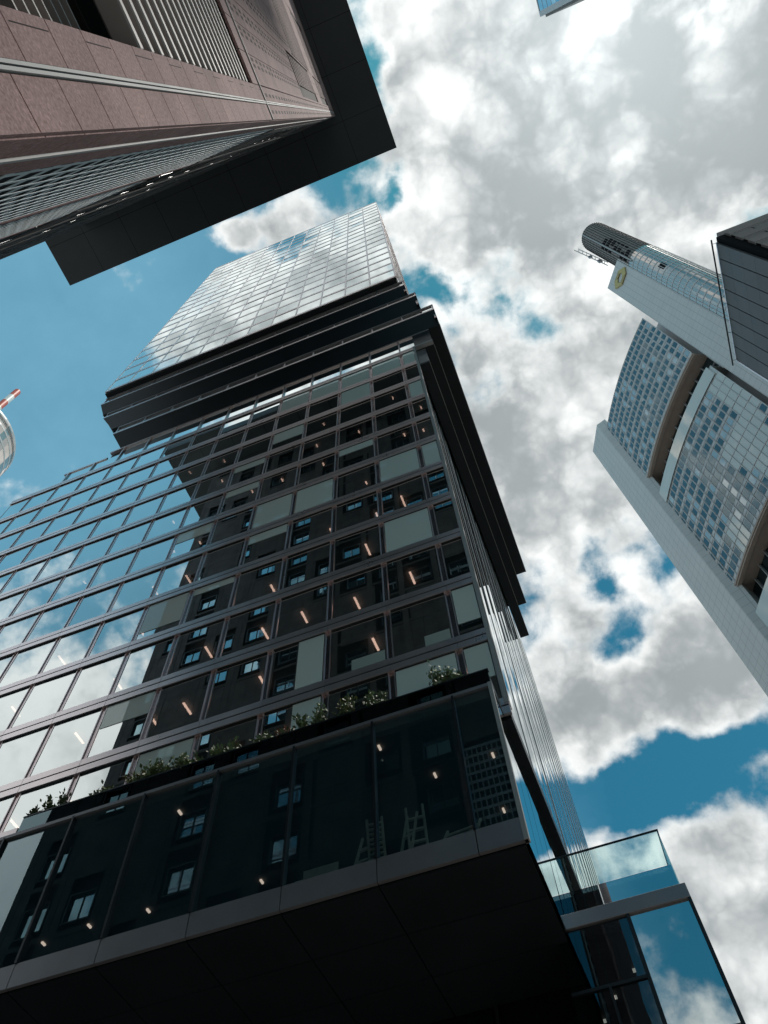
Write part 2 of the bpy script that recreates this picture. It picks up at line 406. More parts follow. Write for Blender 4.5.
# upper shaft
UX0, UX1, UY, UYB, UZ0, UZ1 = -33.66, -1.36, 14.55, 43.2, 77.6, 151.2
US = MB().box(UX0+.1, UX1-.1, UY+.3, UYB-.1, UZ0+.6, UZ1-1, M['black'])
US.box(UX0, UX1, UY+.15, UYB, UZ0, UZ0+.55, M['soffit'])
nfl = 19; fh = (UZ1-UZ0-.6)/nfl
us = US.build('upper_shaft', T)
nb = 12; bw = (UX1-UX0)/nb
for i in range(nfl+1):
    z = UZ0+.6+fh*i
    MB().box(UX0-.03, UX1+.03, UY+.03, UY+.1, z-.28, z+.28, M['band']).box(UX1-.05, UX1+.0, UY+.1, UYB, z-.28, z+.28, M['band']).box(UX0-.0, UX0+.05, UY+.1, UYB, z-.28, z+.28, M['band']).build('spandrel_band', us)
for j in range(nb+1):
    x = UX0+bw*j
    MB().box(x-.07, x+.07, UY+.02, UY+.12, UZ0+.5, UZ1-.5, M['frame']).build('mullion', us)
P = MB()
for i in range(nfl):
    z = UZ0+.6+fh*i
    for j in range(nb): quadpane(P, UX0+bw*j+.09, UX0+bw*(j+1)-.09, z+.28, z+fh-.28, UY+.06, M['glassU'], .0035)
    for j in range(20): 
        w = (UYB-UY-.2)/20
        quadpane(P, UY+.2+w*j, UY+.2+w*(j+1)-.1, z+.28, z+fh-.28, UX1-.02, M['glassU'], .003, 'x'); quadpane(P, UY+.2+w*j, UY+.2+w*(j+1)-.1, z+.28, z+fh-.28, UX0+.02, M['glassU'], .003, 'x')
stuff(P.build('pane', us))

# projecting glass box with the planted ledge on top
BY, BX0, BX1, BZ0, BZ1 = 15.9, -41.0, -1.85, 12.75, 18.42
bx = MB()
bx.box(BX0, BX1-.12, BY+.12, 30, BZ0+.02, BZ0+.7, M['black'])
bx.box(BX0, BX1-.12, BY+.12, 30, 18.05, 18.45, M['ceil'])
bx.box(BX0, BX1-.3, 23.8, 24.2, BZ0+.7, 18.05, M['core'])
box = bx.build('projecting_box', T)
xs = [BX1] + [-3.11-2.65*j for j in range(15)]
SF = MB()
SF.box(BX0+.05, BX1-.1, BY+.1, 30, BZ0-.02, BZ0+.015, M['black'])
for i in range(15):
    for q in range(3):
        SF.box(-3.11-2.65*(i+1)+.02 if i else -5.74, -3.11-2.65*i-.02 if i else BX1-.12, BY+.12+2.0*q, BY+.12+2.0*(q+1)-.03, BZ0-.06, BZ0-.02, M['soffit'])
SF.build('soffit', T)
for a, b in zip(xs[1:], xs[:-1]):
    MB().box(a+.012, b-.012, BY-.02, BY+.12, BZ0, BZ0+.68, M['fascia']).build('fascia_panel', T)
    P = MB(); quadpane(P, a+.03, b-.03, BZ0+.72, BZ1-.05, BY+.05, M['glassB'], .0012); P.build('large_pane', T)
    MB().box(a-.035, a+.035, BY-.06, BY+.16, BZ0+.68, BZ1, M['dark']).build('box_mullion', T)
MB().box(BX0, BX1+.03, BY-.05, BY+.15, BZ1-.05, BZ1+.08, M['fascia']).build('head_rail', T)
SD = MB()
for i in range(10):
    y0 = BY+.15+1.33*i
    P = MB(); quadpane(P, y0+.02, y0+1.31, BZ0, BZ1+.1, BX1-.02, M['glassS'], .002, 'x'); P.build('box_side_pane', T)
MB().box(BX1-.1, BX1+.02, BY-.06, BY+.14, BZ0, BZ1+.1, M['steel']).build('box_corner_post', T)
# parapet glass and trough
for a, b in zip(xs[1:7]+[-18.6], xs[:6]+[xs[6]]):
    MB().box(a+.01, b-.01, BY-.02, BY+.04, BZ1+.09, 19.12, M['glassD']).build('parapet_glass', T)
    MB().box(a+.01, b-.01, BY+.06, BY+.10, BZ1+.09, 19.0, M['black']).build('parapet_backing', T)
MB().box(-18.6, BX1+.02, BY-.04, BY+.11, 19.12, 19.17, M['dark']).build('parapet_rail', T)
MB().box(-18.6, BX1, BY+.12, D0-.2, 18.5, 18.95, M['dark']).box(-18.5, BX1-.1, BY+.16, D0-.3, 18.95, 18.98, M['soil']).build('planter_trough', T)
MB().box(BX0, -18.65, BY-.02, D0, BZ1+.09, 18.75, M['band']).build('ledge_cap', T)
for (x, y) in [(-5.8, 16.5), (-4.58, 18.3), (-2.6, 18.2), (-3.0, 20.7), (-12.8, 16.6), (-16.1, 20.5), (-11.8, 20.7), (-18.4, 20.4), (-20.4, 20.6)]:
    MB().box(x-.035, x+.035, y, y+.2, 17.98, 18.04, M['lampw']).build('ceiling_lamp', T)
# recessed ground storeys under the box
MB().box(XL, -2.2, 22.0, 50, -ZO, BZ0-.07, M['black']).build('lobby', T)
LB = MB()
for j in range(14):
    LB.box(-4.6-2.65*j, -4.5-2.65*j, 21.85, 22.0, -ZO+.1, BZ0-.1, M['dark'])
LB.build('lobby_mullions', T)
for j in range(13):
    MB().poly([(-4.6-2.65*j-2.5, 21.93, -ZO+.2), (-4.65-2.65*j, 21.93, -ZO+.2), (-4.65-2.65*j, 21.93, 12.5), (-4.6-2.65*j-2.5, 21.93, 12.5)], M['glassD']).build('lobby_pane', T)

# ------------------------------------------------------------------ glass pavilion at the lower right
PY, PX1 = 20.0, 1.45
PV = thing('glass_pavilion', 'low black framed glass wing with a roof railing at the right foot of the tower', 'building', (0, 30, 0))
MB().box(-2.2, PX1, PY-.06, PY+.3, 12.97, 13.38, M['fascia']).box(PX1-.36, PX1, PY+.3, 44, 12.97, 13.38, M['fascia']).build('roof_beam', PV, bevel=.01)
MB().box(PX1-.08, PX1, PY-.05, PY+.12, -ZO, 12.97, M['dark']).build('corner_post', PV)
MB().box(-.29, -.21, PY-.04, PY+.1, -ZO, 12.97, M['dark']).build('mullion', PV)
MB().box(-2.2, -.29, PY-.02, PY+.1, 11.3, 11.38, M['dark']).build('transom', PV)
MB().box(-1.26, -1.2, PY-.02, PY+.1, -ZO, 11.3, M['dark']).build('mullion', PV)
for k, (a, b, c, d, m) in enumerate([(-.2, PX1-.09, -1.4, 12.965, 'glassP'), (-2.2, -.3, 11.4, 12.95, 'glassD'), (-1.19, -.3, -1.4, 11.28, 'glassD'), (-2.2, -1.27, -1.4, 11.28, 'glassD')]):  # left panes: the stone tower's dark reflection put into a darker glass
    P = MB(); quadpane(P, a, b, c, d, PY+.04, M[m], .0005); P.build('large_pane', PV)
MB().box(-2.2, PX1-.1, PY+.28, 44, 12.78, 12.965, M['soffit']).box(-2.2, PX1-.4, 27, 27.2, -ZO, 12.8, M['core']).build('roof', PV)
MB().box(PX1-.05, PX1-.02, PY+.13, 44, -ZO, 12.96, M['glassP']).build('side_pane', PV)
for a, b in ((-2.2, -.78), (-.75, PX1-.14)):
    MB().box(a, b, PY+.12, PY+.14, 13.4, 14.1, M['glassP'] if a > -1 else M['glassD']).build('upstand_glass', PV)
    MB().box(a, b, PY+.30, PY+.34, 13.4, 14.08, M['dark']).build('upstand_backing', PV)
rl = MB().box(-2.2, PX1-.1, PY+.1, PY+.15, 15.22, 15.26, M['dark']).box(PX1-.14, PX1-.1, PY+.15, 36, 15.22, 15.26, M['dark']).build('top_rail', PV)
MB().box(-2.2, PX1-.13, PY+.115, PY+.13, 14.12, 15.22, M['glassR']).build('railing_glass', PV)
MB().box(PX1-.13, PX1-.115, PY+.14, 36, 13.4, 15.22, M['glassR']).build('railing_glass', PV)
for i, (x, y, z) in enumerate([(-1.35, 23, 12.7), (-1.9, 24, 12.7), (-.6, 22, 12.7)]):
    MB().box(x-.04, x+.04, y, y+.1, z, z+.06, M['lampw']).build('ceiling_lamp', PV)

# ------------------------------------------------------------------ stone tower with the flat dark roof (upper left)
CX, CY, HJ = -2.0, -.64, 102.3
WX, WY = -35.6, -34.2
J = thing('stone_tower', 'brown granite high-rise with louvred openings under a wide flat black roof, upper left', 'office tower', (-18, -18, 0))
MB().box(-41.1, 3.6, -39.6, 5.1, HJ, HJ+2.2, M['roof']).box(-41.12, 3.62, -39.62, 5.12, HJ+.3, HJ+1.9, M['roof']).build('roof', J)
mb = MB()
for i in range(1, 9): mb.box(-41.1+4.97*i-.02, -41.1+4.97*i+.02, -39.5, 5.05, HJ-.004, HJ+.01, M['black']); mb.box(-41.05, 3.55, -39.6+4.97*i-.02, -39.6+4.97*i+.02, HJ-.006, HJ+.008, M['black'])
mb.build('roof_seams', J)
MB().box(WX+.8, CX-.8, WY+.8, CY-.8, -ZO, HJ-.02, M['stoneD']).build('body', J)

def panels(mb, face, a0, a1, z0, z1, pw, ph, off=0., skip=(), gap=.02, th=.06, stag=None):
    n = max(1, round((a1-a0)/pw)); w = (a1-a0)/n
    for i in range(n):
        z = z0 - (stag if (stag and i % 2) else off)
        while z < z1-.01:
            zz0 = max(z, z0); zz1 = min(z+ph, z1); z += ph
            if zz1-zz0 < .05: continue
            b0 = a0+w*i+gap/2; b1 = a0+w*(i+1)-gap/2; c0 = zz0+gap/2; c1 = zz1-gap/2
            if any(b0 < s[1] and b1 > s[0] and c0 < s[3] and c1 > s[2] for s in skip): continue
            if face == 'x': mb.box(CX-th, CX, b0, b1, c0, c1, M['stone'])
            else: mb.box(b0, b1, CY-th, CY, c0, c1, M['stone'] if a1 > -2.6 or a0 > -3 else M['stoneShade'])
def solid(face, a0, a1, z0, z1, d0, d1, m):
    mb = MB()
    if face == 'x': mb.box(CX-d1, CX-d0, a0, a1, z0, z1, m)
    else: mb.box(a0, a1, CY-d1, CY-d0, z0, z1, m)
    return mb
# corner piers, +x face
for a0, a1, off in ((-1.03, CY-.0, .55), (-1.49, -1.11, .12)):
    mb = MB(); panels(mb, 'x', a0, a1, -ZO, HJ, 1, .89, off); mb.build('corner_pier', J)
solid('x', -1.49, CY-.07, -ZO, HJ-.01, .062, .7, M['stoneD']).build('pier_backing', J)
for a in (-1.048, -1.092): MB().box(CX-.05, CX+.02, a-.014, a+.014, -ZO, HJ, M['steel']).build('steel_strip', J)
mb = MB()
for i in range(14):
    z = -.6+1.74*i; mb.box(CX-.01, CX+.002, -1.388, -1.378, z, z+.78, M['black'])
mb.build('pier_grooves', J)
MB().box(CX-.05, CX+.03, WY, CY+.0, 22.62, 22.72, M['steel']).build('string_course', J)
# openings on the +x face
open_x = [(WY+1, -1.49, -ZO, 10.35), (WY+1, -1.49, 10.35, 21.3), (-3.62, -2.2, 44, 62), (-8.6, -3.95, 48.5, 66), (-14, -9.4, 48.5, 66), (-8.6, -3.95, 75, 92), (-3.62, -2.2, 71, 88)]
mb = MB(); panels(mb, 'x', WY, -1.49, 22.72, HJ, .78, 1.02, 0, open_x); mb.build('stone_cladding', J)
mb = MB(); panels(mb, 'x', WY, -1.49, 21.35, 22.62, .78, 1.3, 0, ()); panels(mb, 'x', WY, WY+1, -ZO, 21.3, 1, .89); mb.build('stone_cladding', J)
solid('x', WY, -1.49, 22.7, HJ-.01, .07, .78, M['stoneD']).build('cladding_backing', J) if False else None
bk = MB()   # backing behind the cladding, left open where the louvred bays are
ys = sorted({WY, -1.5} | {v for o in open_x[2:] for v in (o[0], o[1])})
zs = sorted({21.32, HJ-.01} | {v for o in open_x[2:] for v in (o[2], o[3])})
for a, b in zip(ys[:-1], ys[1:]):
    for c, d in zip(zs[:-1], zs[1:]):
        if any(a >= o[0]-1e-6 and b <= o[1]+1e-6 and c >= o[2]-1e-6 and d <= o[3]+1e-6 for o in open_x[2:]): continue
        bk.box(CX-.35, CX-.062, a, b, c, d, M['stoneD'])
bk.build('cladding_backing', J)
for i in range(19):
    z = 10.6+.565*i
    MB().box(CX-.34, CX-.06, WY+1, -1.52, z, z+.17, M['louver']).build('louver', J, bevel=.02)
for a, b, c, d in open_x[2:]:
    n = 11
    MB().box(CX-.02, CX-.014, a, b, c, d, M['black']).build('louver_recess', J)
    for i in range(n): z = c+.3+(d-c-.5)*i/(n-1); MB().box(CX-.0135, CX, a, b, z-.32, z+.32, M['stone']).build('louver', J)
MB().box(CX-.78, CX-.74, WY+.9, -1.5, -ZO, 22, M['black']).build('recess_back', J)  # black sheet puts shade into a recess the sun would light
# dark glazing grid in the low recess
mb = MB()
for i in range(16): mb.box(CX-.7, CX-.6, WY+1, -1.55, -ZO+.5+.8*i, -ZO+.53+.8*i, M['stoneD'])
for i in range(24): mb.box(CX-.7, CX-.6, -2.6-1.3*i, -2.56-1.3*i, -ZO, 10.3, M['stoneD'])
mb.build('recess_glazing_bars', J)
mb = MB()
for i in range(7): mb.box(CX-.62, CX-.5, -6, -1.55, 8.3+.3*i, 8.34+.3*i, M['louver'])
mb.build('recess_grille', J)
# flat black dashes painted for the shaded undersides of small stone studs
mb = MB()
for a in (-.84, -1.27, -2.0, -2.16, -2.76, -2.92, -3.36, -3.52, -4.2, -4.4):
    z = 23.4
    while z < (101 if a > -1.5 else 44 if a > -3.6 else 48):
        mb.box(CX, CX+.003, a-.045, a+.045, z, z+.5, M['black']); z += 1.02
mb.build('stud_shade_dashes', J)
mb = MB()
for a in (-1.5, -3.75, -9.0): mb.box(CX, CX+.02, a-.1, a, 22.75, HJ, M['stone'])
mb.build('stone_ribs', J)

# +y face
for a0, a1 in ((-2.95, -2.53), (-2.47, CX-.062)):
    mb = MB(); panels(mb, 'y', a0, a1, -ZO, HJ, 1, .89, .3); mb.build('corner_pier', J)
solid('y', -2.95, CX-.07, -ZO, HJ-.02, .063, .7, M['stoneD']).build('pier_backing', J)
MB().box(-2.53, -2.47, CY-.05, CY+.02, -ZO, HJ, M['steel']).build('steel_strip', J)
open_y = [(-6.4, -2.95, -ZO, 33), (-10.0, -6.65, -ZO, 27)]
for a, b, c, d in open_y:
    MB().box(a, b, CY-.1, CY-.012, c, d, M['black']).build('recess_back', J)
    mb = MB()
    for i in range(12): x = a+.08+(b-a-.16)*i/11; mb.box(x-.035, x+.035, CY-.008, CY-.003, 7.4, d, M['lattice'])
    z = 7.4
    while z < d: mb.box(a, b, CY-.0118, CY-.0085, z, z+.2, M['lattice']); z += .62
    mb.build('lattice_screen', J)
MB().box(-6.65, -6.4, CY-.35, CY+.01, -ZO, 33, M['stone']).box(-10.2, -10.0, CY-.35, CY+.01, -ZO, 27, M['stone']).build('stone_border', J)
wins = []
for fl in range(26):
    z = 1.0+3.9*fl
    for i in range(10):
        x0 = -2.95-3.22*(i+1)+.72; x1 = x0+1.75
        if any(x0 < o[1] and x1 > o[0] and z+.9 < o[3] for o in open_y): continue
        if x0 < WX+.3: continue
        if (i*7+fl*3) % 5 == 0 or (i*5+fl*11) % 7 in (1, 4): continue
        wins.append((x0, x1, z+.9, z+2.75))
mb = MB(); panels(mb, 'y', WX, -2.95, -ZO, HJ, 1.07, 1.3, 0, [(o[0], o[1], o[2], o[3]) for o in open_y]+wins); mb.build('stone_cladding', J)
mb = MB()
for i in range(11): x = -2.95-3.22*i-.3; mb.box(x-.25, x+.25, CY, CY+.03, 33.1 if x > -6.6 else 27.2 if x > -10 else -ZO, HJ, M['stoneShade'])
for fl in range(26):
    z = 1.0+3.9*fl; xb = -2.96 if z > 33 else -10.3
    mb.box(WX, xb, CY, CY+.012, z+.1, z+.42, M['stoneShade'])
mb.build('stone_ribs', J)
bk = MB()
bk.box(WX, -10.02, CY-.5, CY-.35, -ZO, HJ-.02, M['stoneD']).box(-10.02, -2.95, CY-.5, CY-.35, 33, HJ-.02, M['stoneD'])
bk.build('cladding_backing', J)
rest = MB(); restp = MB()
wins.sort(key=lambda w: w[2])
for n, (a, b, c, d) in enumerate(wins):
    mb = MB() if n < 90 else rest; pm = MB() if n < 90 else restp
    mb.box(a-.05, a+.03, CY-.34, CY+.01, c-.05, d+.05, M['dark']).box(b-.03, b+.05, CY-.34, CY+.01, c-.05, d+.05, M['dark']).box(a+.03, b-.03, CY-.34, CY+.02, c-.05, c+.03, M['dark']).box(a+.03, b-.03, CY-.34, CY+.01, d-.03, d+.05, M['dark'])
    mb.box((a+b)/2-.03, (a+b)/2+.03, CY-.25, CY-.15, c+.03, d-.03, M['dark'])
    quadpane(pm, a, b, c, d, CY-.2, M['glassJ'], .003)
    if n < 90: w = mb.build('window', J); pm.build('pane', w)
w = stuff(rest.build('window', J)); stuff(restp.build('pane', w))

# ------------------------------------------------------------------ curved tower with pale pylons (right)
K = thing('curved_tower', 'pale grey skyscraper with a curved window front, white pylons and a yellow emblem, right', 'skyscraper', (50, 90, 0))
P0, P1 = Vector((37.0, 98.2)), Vector((53.2, 71.0))
ch = P1-P0; cn = Vector((ch.y, -ch.x)).normalized()
if cn.dot(-(P0+P1)) < 0: cn = -cn
NC = 22
def arc(t, out=0.):
    p = P0 + ch*t + cn*(1.25*4*t*(1-t) + out); return (p.x, p.y)
adir = ch.normalized()
M['pyl'] = tiled('pale_pylon_cladding', (.60, .585, .56), .45, .1, (1.6, 2.2), .045, (.5, -.866), .66)
M['ksp'] = pbr('pale_spandrel', (.55, .54, .53), .45, .1, var=.06, island=.08)
M['kbrown'] = pbr('garden_soffit', (.42, .34, .29), .6, var=.1)
M['kglass'] = glass('tower_window', refl=(.44, .56, .60), f0=.18, fk=1.3, inner=(.02, .03, .035), wav=.002)
M['kgrey'] = glass('pale_grey_window', refl=(.85, .93, .95), f0=.2, fk=1.2, inner=(.34, .36, .36))  # pale panes: cloud-grey reflections put into the pane colour
M['kpale'] = glass('pale_reflection_glass', refl=(.95, .93, .88), f0=.12, fk=1., inner=(.66, .62, .56), wav=.002)  # pale reflected cloud painted into the body colour of the glass
def wall(mb, z0, z1, m, out=0., t0=0., t1=1.):
    n = NC*2
    for i in range(n):
        a = t0+(t1-t0)*i/n; b = t0+(t1-t0)*(i+1)/n; p = arc(a, out); q = arc(b, out)
        mb.poly([(*p, z0), (*q, z0), (*q, z1), (*p, z1)], m)
def slab(mb, z0, z1, o0, o1, m):
    pts = [arc(i/NC, o1) for i in range(NC+1)] + [arc(1-i/NC, o0) for i in range(NC+1)]
    mb.prism(pts, z0, z1, m)
wcount = 0; kr = MB()
sections = [(167.0, 200.0, 9), (119.0, 157.0, 10), (71., 109., 10), (10., 61., 13)]
for s, (z0, z1, nf) in enumerate(sections):
    mb = MB()
    wall(mb, z0, z1, M['ksp'], 0)
    fh2 = (z1-z0)/nf
    for i in range(nf+1):
        z = z0+fh2*i; slab(mb, z-.08, z+.08, -.1, .10, M['ksp'])
    for j in range(NC+1):
        p = arc(j/NC, .12); mb.obox(p, adir, cn, .07, .06, z0, z1, M['ksp'])
    sec = mb.build('curved_front', K)
    for i in range(nf):
        for j in range(NC):
            nv = mnoise.noise(Vector((j*.21+5.3*s, i*.23-j*.06, 2.7+s)))
            patch = s > 0 and nv + .03*(j-8) > .32  # pale patches imitate cloud reflections, painted over panes and spandrels
            e0, e1, zz0, zz1 = (.02, .98, .14, .14) if patch else (.13, .87, 1.0, .5)
            pale = not patch and random.random() < .16
            a = arc((j+e0)/NC, .04); b = arc((j+e1)/NC, .04); z = z0+fh2*i
            t = random.gauss(0, .012); tz = random.gauss(0, .02)
            wm = MB() if (wcount < 99 and s < 2) else kr
            dx = Vector(cn)*t
            wm.poly([(a[0], a[1], z+zz0), (b[0]+dx.x, b[1]+dx.y, z+zz0), (b[0]+dx.x+cn.x*tz, b[1]+dx.y+cn.y*tz, z+fh2-zz1), (a[0]+cn.x*tz, a[1]+cn.y*tz, z+fh2-zz1)], M['kpale' if patch else 'kgrey' if pale else 'kglass'])
            if wm is not kr: wm.build('window', K); wcount += 1
    # sky garden under the section: brown soffit, recessed dark glazing, pale struts
    if s < 3:
        g = MB(); slab(g, z0-.5, z0-.12, -4.2, .1, M['kbrown']); g.build('garden_soffit', K)
        g = MB(); slab(g, z0-.9, z0-.5, -.9, -.1, M['kbrown']); g.build('garden_edge_beam', K)
        zl = sections[s+1][1]
        g = MB(); wall(g, zl, z0-.5, M['glassJ'], -3.6); g.build('garden_glazing', K)
        for j in range(0, NC+1, 2):
            p = arc(j/NC, -3.3); MB().obox(p, adir, cn, .09, .3, zl, z0-.5, M['steel']).build('garden_strut', K)
        g = MB(); 
        for z in (zl+2.5, zl+5): slab(g, z, z+.15, -3.55, -3.2, M['steel'])
        g.build('garden_rails', K)
        g = MB(); wall(g, zl-3.6, zl+.9, M['kpale'], .3, .02, .98); g.build('garden_parapet_glass', K)
        g = MB(); slab(g, zl, zl+.2, -4.2, 0, M['ksp']); g.build('garden_deck', K)
stuff(kr.build('window', K))
core = [arc(i/NC, -4.3) for i in range(NC+1)] + [(72, 86), (58, 110)]
MB().prism(core, -ZO, 199.5, M['ksp']).build('body', K)
MB().prism([(32.6, 105.6), (35.7, 98.0), (38.2, 97.2), (40, 100), (44, 110)], -ZO, 205, M['pyl']).build('pylon', K)
p2 = MB().prism([(54.1, 70.2), (59.0, 62.7), (66, 66), (61, 76)], -ZO, 234, M['pyl']).build('pylon', K)
# round glazed corner with the dark crown
cc = Vector((63.4, 63.9)); rad = 4.75
def ring(mb, z0, z1, r, m, n=40, t0=0, t1=2*math.pi, tilt=False):
    for i in range(n):
        a = t0+(t1-t0)*i/n; b = t0+(t1-t0)*(i+1)/n
        mb.poly([(cc.x+r*math.cos(a), cc.y+r*math.sin(a), z0), (cc.x+r*math.cos(b), cc.y+r*math.sin(b), z0), (cc.x+r*math.cos(b), cc.y+r*math.sin(b), z1), (cc.x+r*math.cos(a), cc.y+r*math.sin(a), z1)], m)
M['kround'] = glass('round_corner_glass', refl=(.95, .86, .8), f0=.3, fk=1.2, inner=(.42, .40, .38), wav=.003)
g = MB(); z = 20.
while z < 221: ring(g, z+.25, z+3.4, rad, M['kround']); z += 3.7
rc = g.build('round_corner', K)
g = MB(); z = 20.
while z < 222:
    ring(g, z-.3, z+.25, rad+.06, M['ksp']); z += 3.7
for i in range(40):
    a = 2*math.pi*i/40; c = (cc.x+(rad+.05)*math.cos(a), cc.y+(rad+.05)*math.sin(a)); g.obox(c, (math.cos(a), math.sin(a)), (-math.sin(a), math.cos(a)), .1, .06, 20, 221.5, M['ksp'])
g.build('corner_grid', rc)
MB().obox((cc.x+(rad)*math.cos(-2.12), cc.y+rad*math.sin(-2.12)), (math.cos(-2.12), math.sin(-2.12)), (-math.sin(-2.12), math.cos(-2.12)), .12, .7, 199, 202.5, M['black']).build('dark_opening', rc)
M['brownp2'] = pbr('crown_band', (.33, .30, .285), .8, 0)
M['crown'] = pbr('crown_cladding', (.25, .225, .21), .8, .0, var=.15)
g = MB(); ring(g, 221.6, 274, rad-.1, M['crown']); ring(g, 273.9, 274, rad-.1, M['crown'])
g.prism([(cc.x+(rad-.1)*math.cos(2*math.pi*i/40), cc.y+(rad-.1)*math.sin(2*math.pi*i/40)) for i in range(40)], 273, 274.1, M['crown'])
cr = g.build('crown', K)
g = MB(); z = 223.
while z < 274: ring(g, z, z+.35, rad, M['brownp2']); z += 3.7
for i in range(40):
    a = 2*math.pi*i/40; c = (cc.x+(rad-.05)*math.cos(a), cc.y+(rad-.05)*math.sin(a)); g.obox(c, (math.cos(a), math.sin(a)), (-math.sin(a), math.cos(a)), .09, .07, 221.6, 274, M['stoneD'])
g.build('crown_grid', cr)
g = MB()
for i in range(6):
    a = -2.75+.14*i
    for q in range(7):
        if random.random() < .75:
            c = (cc.x+(rad-.02)*math.cos(a), cc.y+(rad-.02)*math.sin(a)); g.obox(c, (math.cos(a), math.sin(a)), (-math.sin(a), math.cos(a)), .06, .26, 225+3.7*q+.6, 225+3.7*q+3.2, M['black'])
g.build('crown_openings', cr)
a = math.atan2(-.78, -.62)
MB().obox((cc.x+(rad+.15)*math.cos(a-.35), cc.y+(rad+.15)*math.sin(a-.35)), (1, 0), (0, 1), .16, .16, 221, 273, M['steel']).build('crown_rail', cr)
gm = MB()   # maintenance gantry hung on the crown's left side
gp = Vector((58.0, 66.4))
gm.bar((gp.x, gp.y, 244), (gp.x-.6, gp.y+1.2, 283), .16, M['steel']); gm.bar((gp.x+.8, gp.y-.3, 246), (gp.x+.3, gp.y+.7, 279), .14, M['steel'])
for i in range(7): gm.bar((gp.x-.08*i, gp.y+.17*i, 247+5*i), (gp.x+.8-.08*i, gp.y-.3+.14*i, 250+5*i), .09, M['steel'])
gm.box(gp.x-.3, gp.x+.8, gp.y, gp.y+.7, 252, 254.5, M['fascia']); gm.box(gp.x-.5, gp.x+.5, gp.y+.4, gp.y+1.0, 263, 265, M['fascia'])
gm.build('maintenance_gantry', K)
# yellow emblem: a folded ribbon loop
M['gold'] = pbr('emblem_yellow', (.52, .42, .16), .6, 0, var=.05); M['gold2'] = pbr('emblem_ochre', (.38, .30, .12), .6, 0, var=.05)
fu = (Vector((59.0, 62.7))-Vector((54.1, 70.2))).normalized(); fn = Vector((fu.y, -fu.x))
if fn.dot(Vector((-1, -1))) < 0: fn = -fn
ec = (Vector((59.0, 62.7))+Vector((54.1, 70.2)))/2 + fn*.06
def ep(u, v, o=0): q = ec+fu*u+fn*o; return (q.x, q.y, 226.0+v)
outer = [(-1.2, -3.2), (1.9, -3.2), (3.3, -.6), (1.5, 3.2), (-1.7, 3.2), (-3.3, .6)]
inner = [(-1.0, -1.6), (.5, -1.6), (1.5, -.2), (1.0, 1.6), (-.5, 1.6), (-1.5, .2)]
em = MB()
for i in range(6):
    j = (i+1) % 6; m = M['gold'] if i % 3 else M['gold2']
    for o, fl in ((.3, 1), (0, 0)):
        em.poly([ep(*outer[i], o), ep(*outer[j], o), ep(*inner[j], o), ep(*inner[i], o)], m)
    em.poly([ep(*outer[i], 0), ep(*outer[j], 0), ep(*outer[j], .3), ep(*outer[i], .3)], m); em.poly([ep(*inner[i], 0), ep(*inner[j], 0), ep(*inner[j], .3), ep(*inner[i], .3)], m)
em.build('emblem', K)

# ------------------------------------------------------------------ dark panelled block (right edge)
N_ = thing('panelled_block', 'dark grey panelled office block with a brown striped side at the right edge', 'office block', (50, 42, 0))
HB = 110.; bxx = .3735*HB; by0 = .296*HB; by1 = .457*HB
M['panel'] = pbr('dark_grey_panel', (.085, .085, .085), .5, .1, var=.08, scale=.15, island=.1)
M['brownp'] = pbr('brown_panel', (.2, .155, .14), .6, .0, var=.08, island=.1)
MB().box(bxx+.3, bxx+24, by0+.6, by1-.02, -ZO, HB-.4, M['black']).build('body', N_)
g = MB(); nj = 8; pw = (by1-by0)/nj
for j in range(nj):
    for i in range(30):
        z1 = HB-3.7*i; z0 = z1-3.7
        if z0 < 0: break
        g.box(bxx, bxx+.3, by0+pw*j+.07, by0+pw*(j+1)-.07, z0+.015, z1-.015, M['panel'])
g.build('panel_front', N_)
MB().box(bxx-.05, bxx+.35, by0-.05, by1+.05, HB, HB+.25, M['frame']).box(bxx-.06, bxx+.3, by1, by1+.25, -ZO, HB, M['frame']).build('edge_trim', N_)
g = MB()
for i in range(28):
    z1 = HB+.8-3.7*i; g.box(bxx+1.4, bxx+24, by0-.9, by0-.6, z1-2.0, z1, M['brownp']); g.box(bxx+1.4, bxx+24, by0-.85, by0-.6, z1-2.2, z1-2.0, M['steel'])
    for q in range(8): g.box(bxx+1.5+2.8*q, bxx+4.1+2.8*q, by0-.82, by0-.78, z1-3.68, z1-2.22, M['kgrey' if q == 2 else 'brownp'])
g.build('striped_side', N_)
MB().box(bxx+.3, bxx+24, by0-.6, by0+.6, -ZO, HB+.7, M['black']).box(bxx+1.3, bxx+24, by0-.5, by1-2, HB-.4, HB+3, M['brownp']).build('side_recess', N_)
g = MB(); g.bar((bxx-.55, by0-.6, HB+.3), (bxx-.55, by1+.8, HB+.3), .11, M['dark'])
for j in range(5): g.bar((bxx-.55, by0+pw*2*j, HB+.3), (bxx+.1, by0+pw*2*j, HB+.1), .03, M['dark'])
g.build('roof_rail', N_)

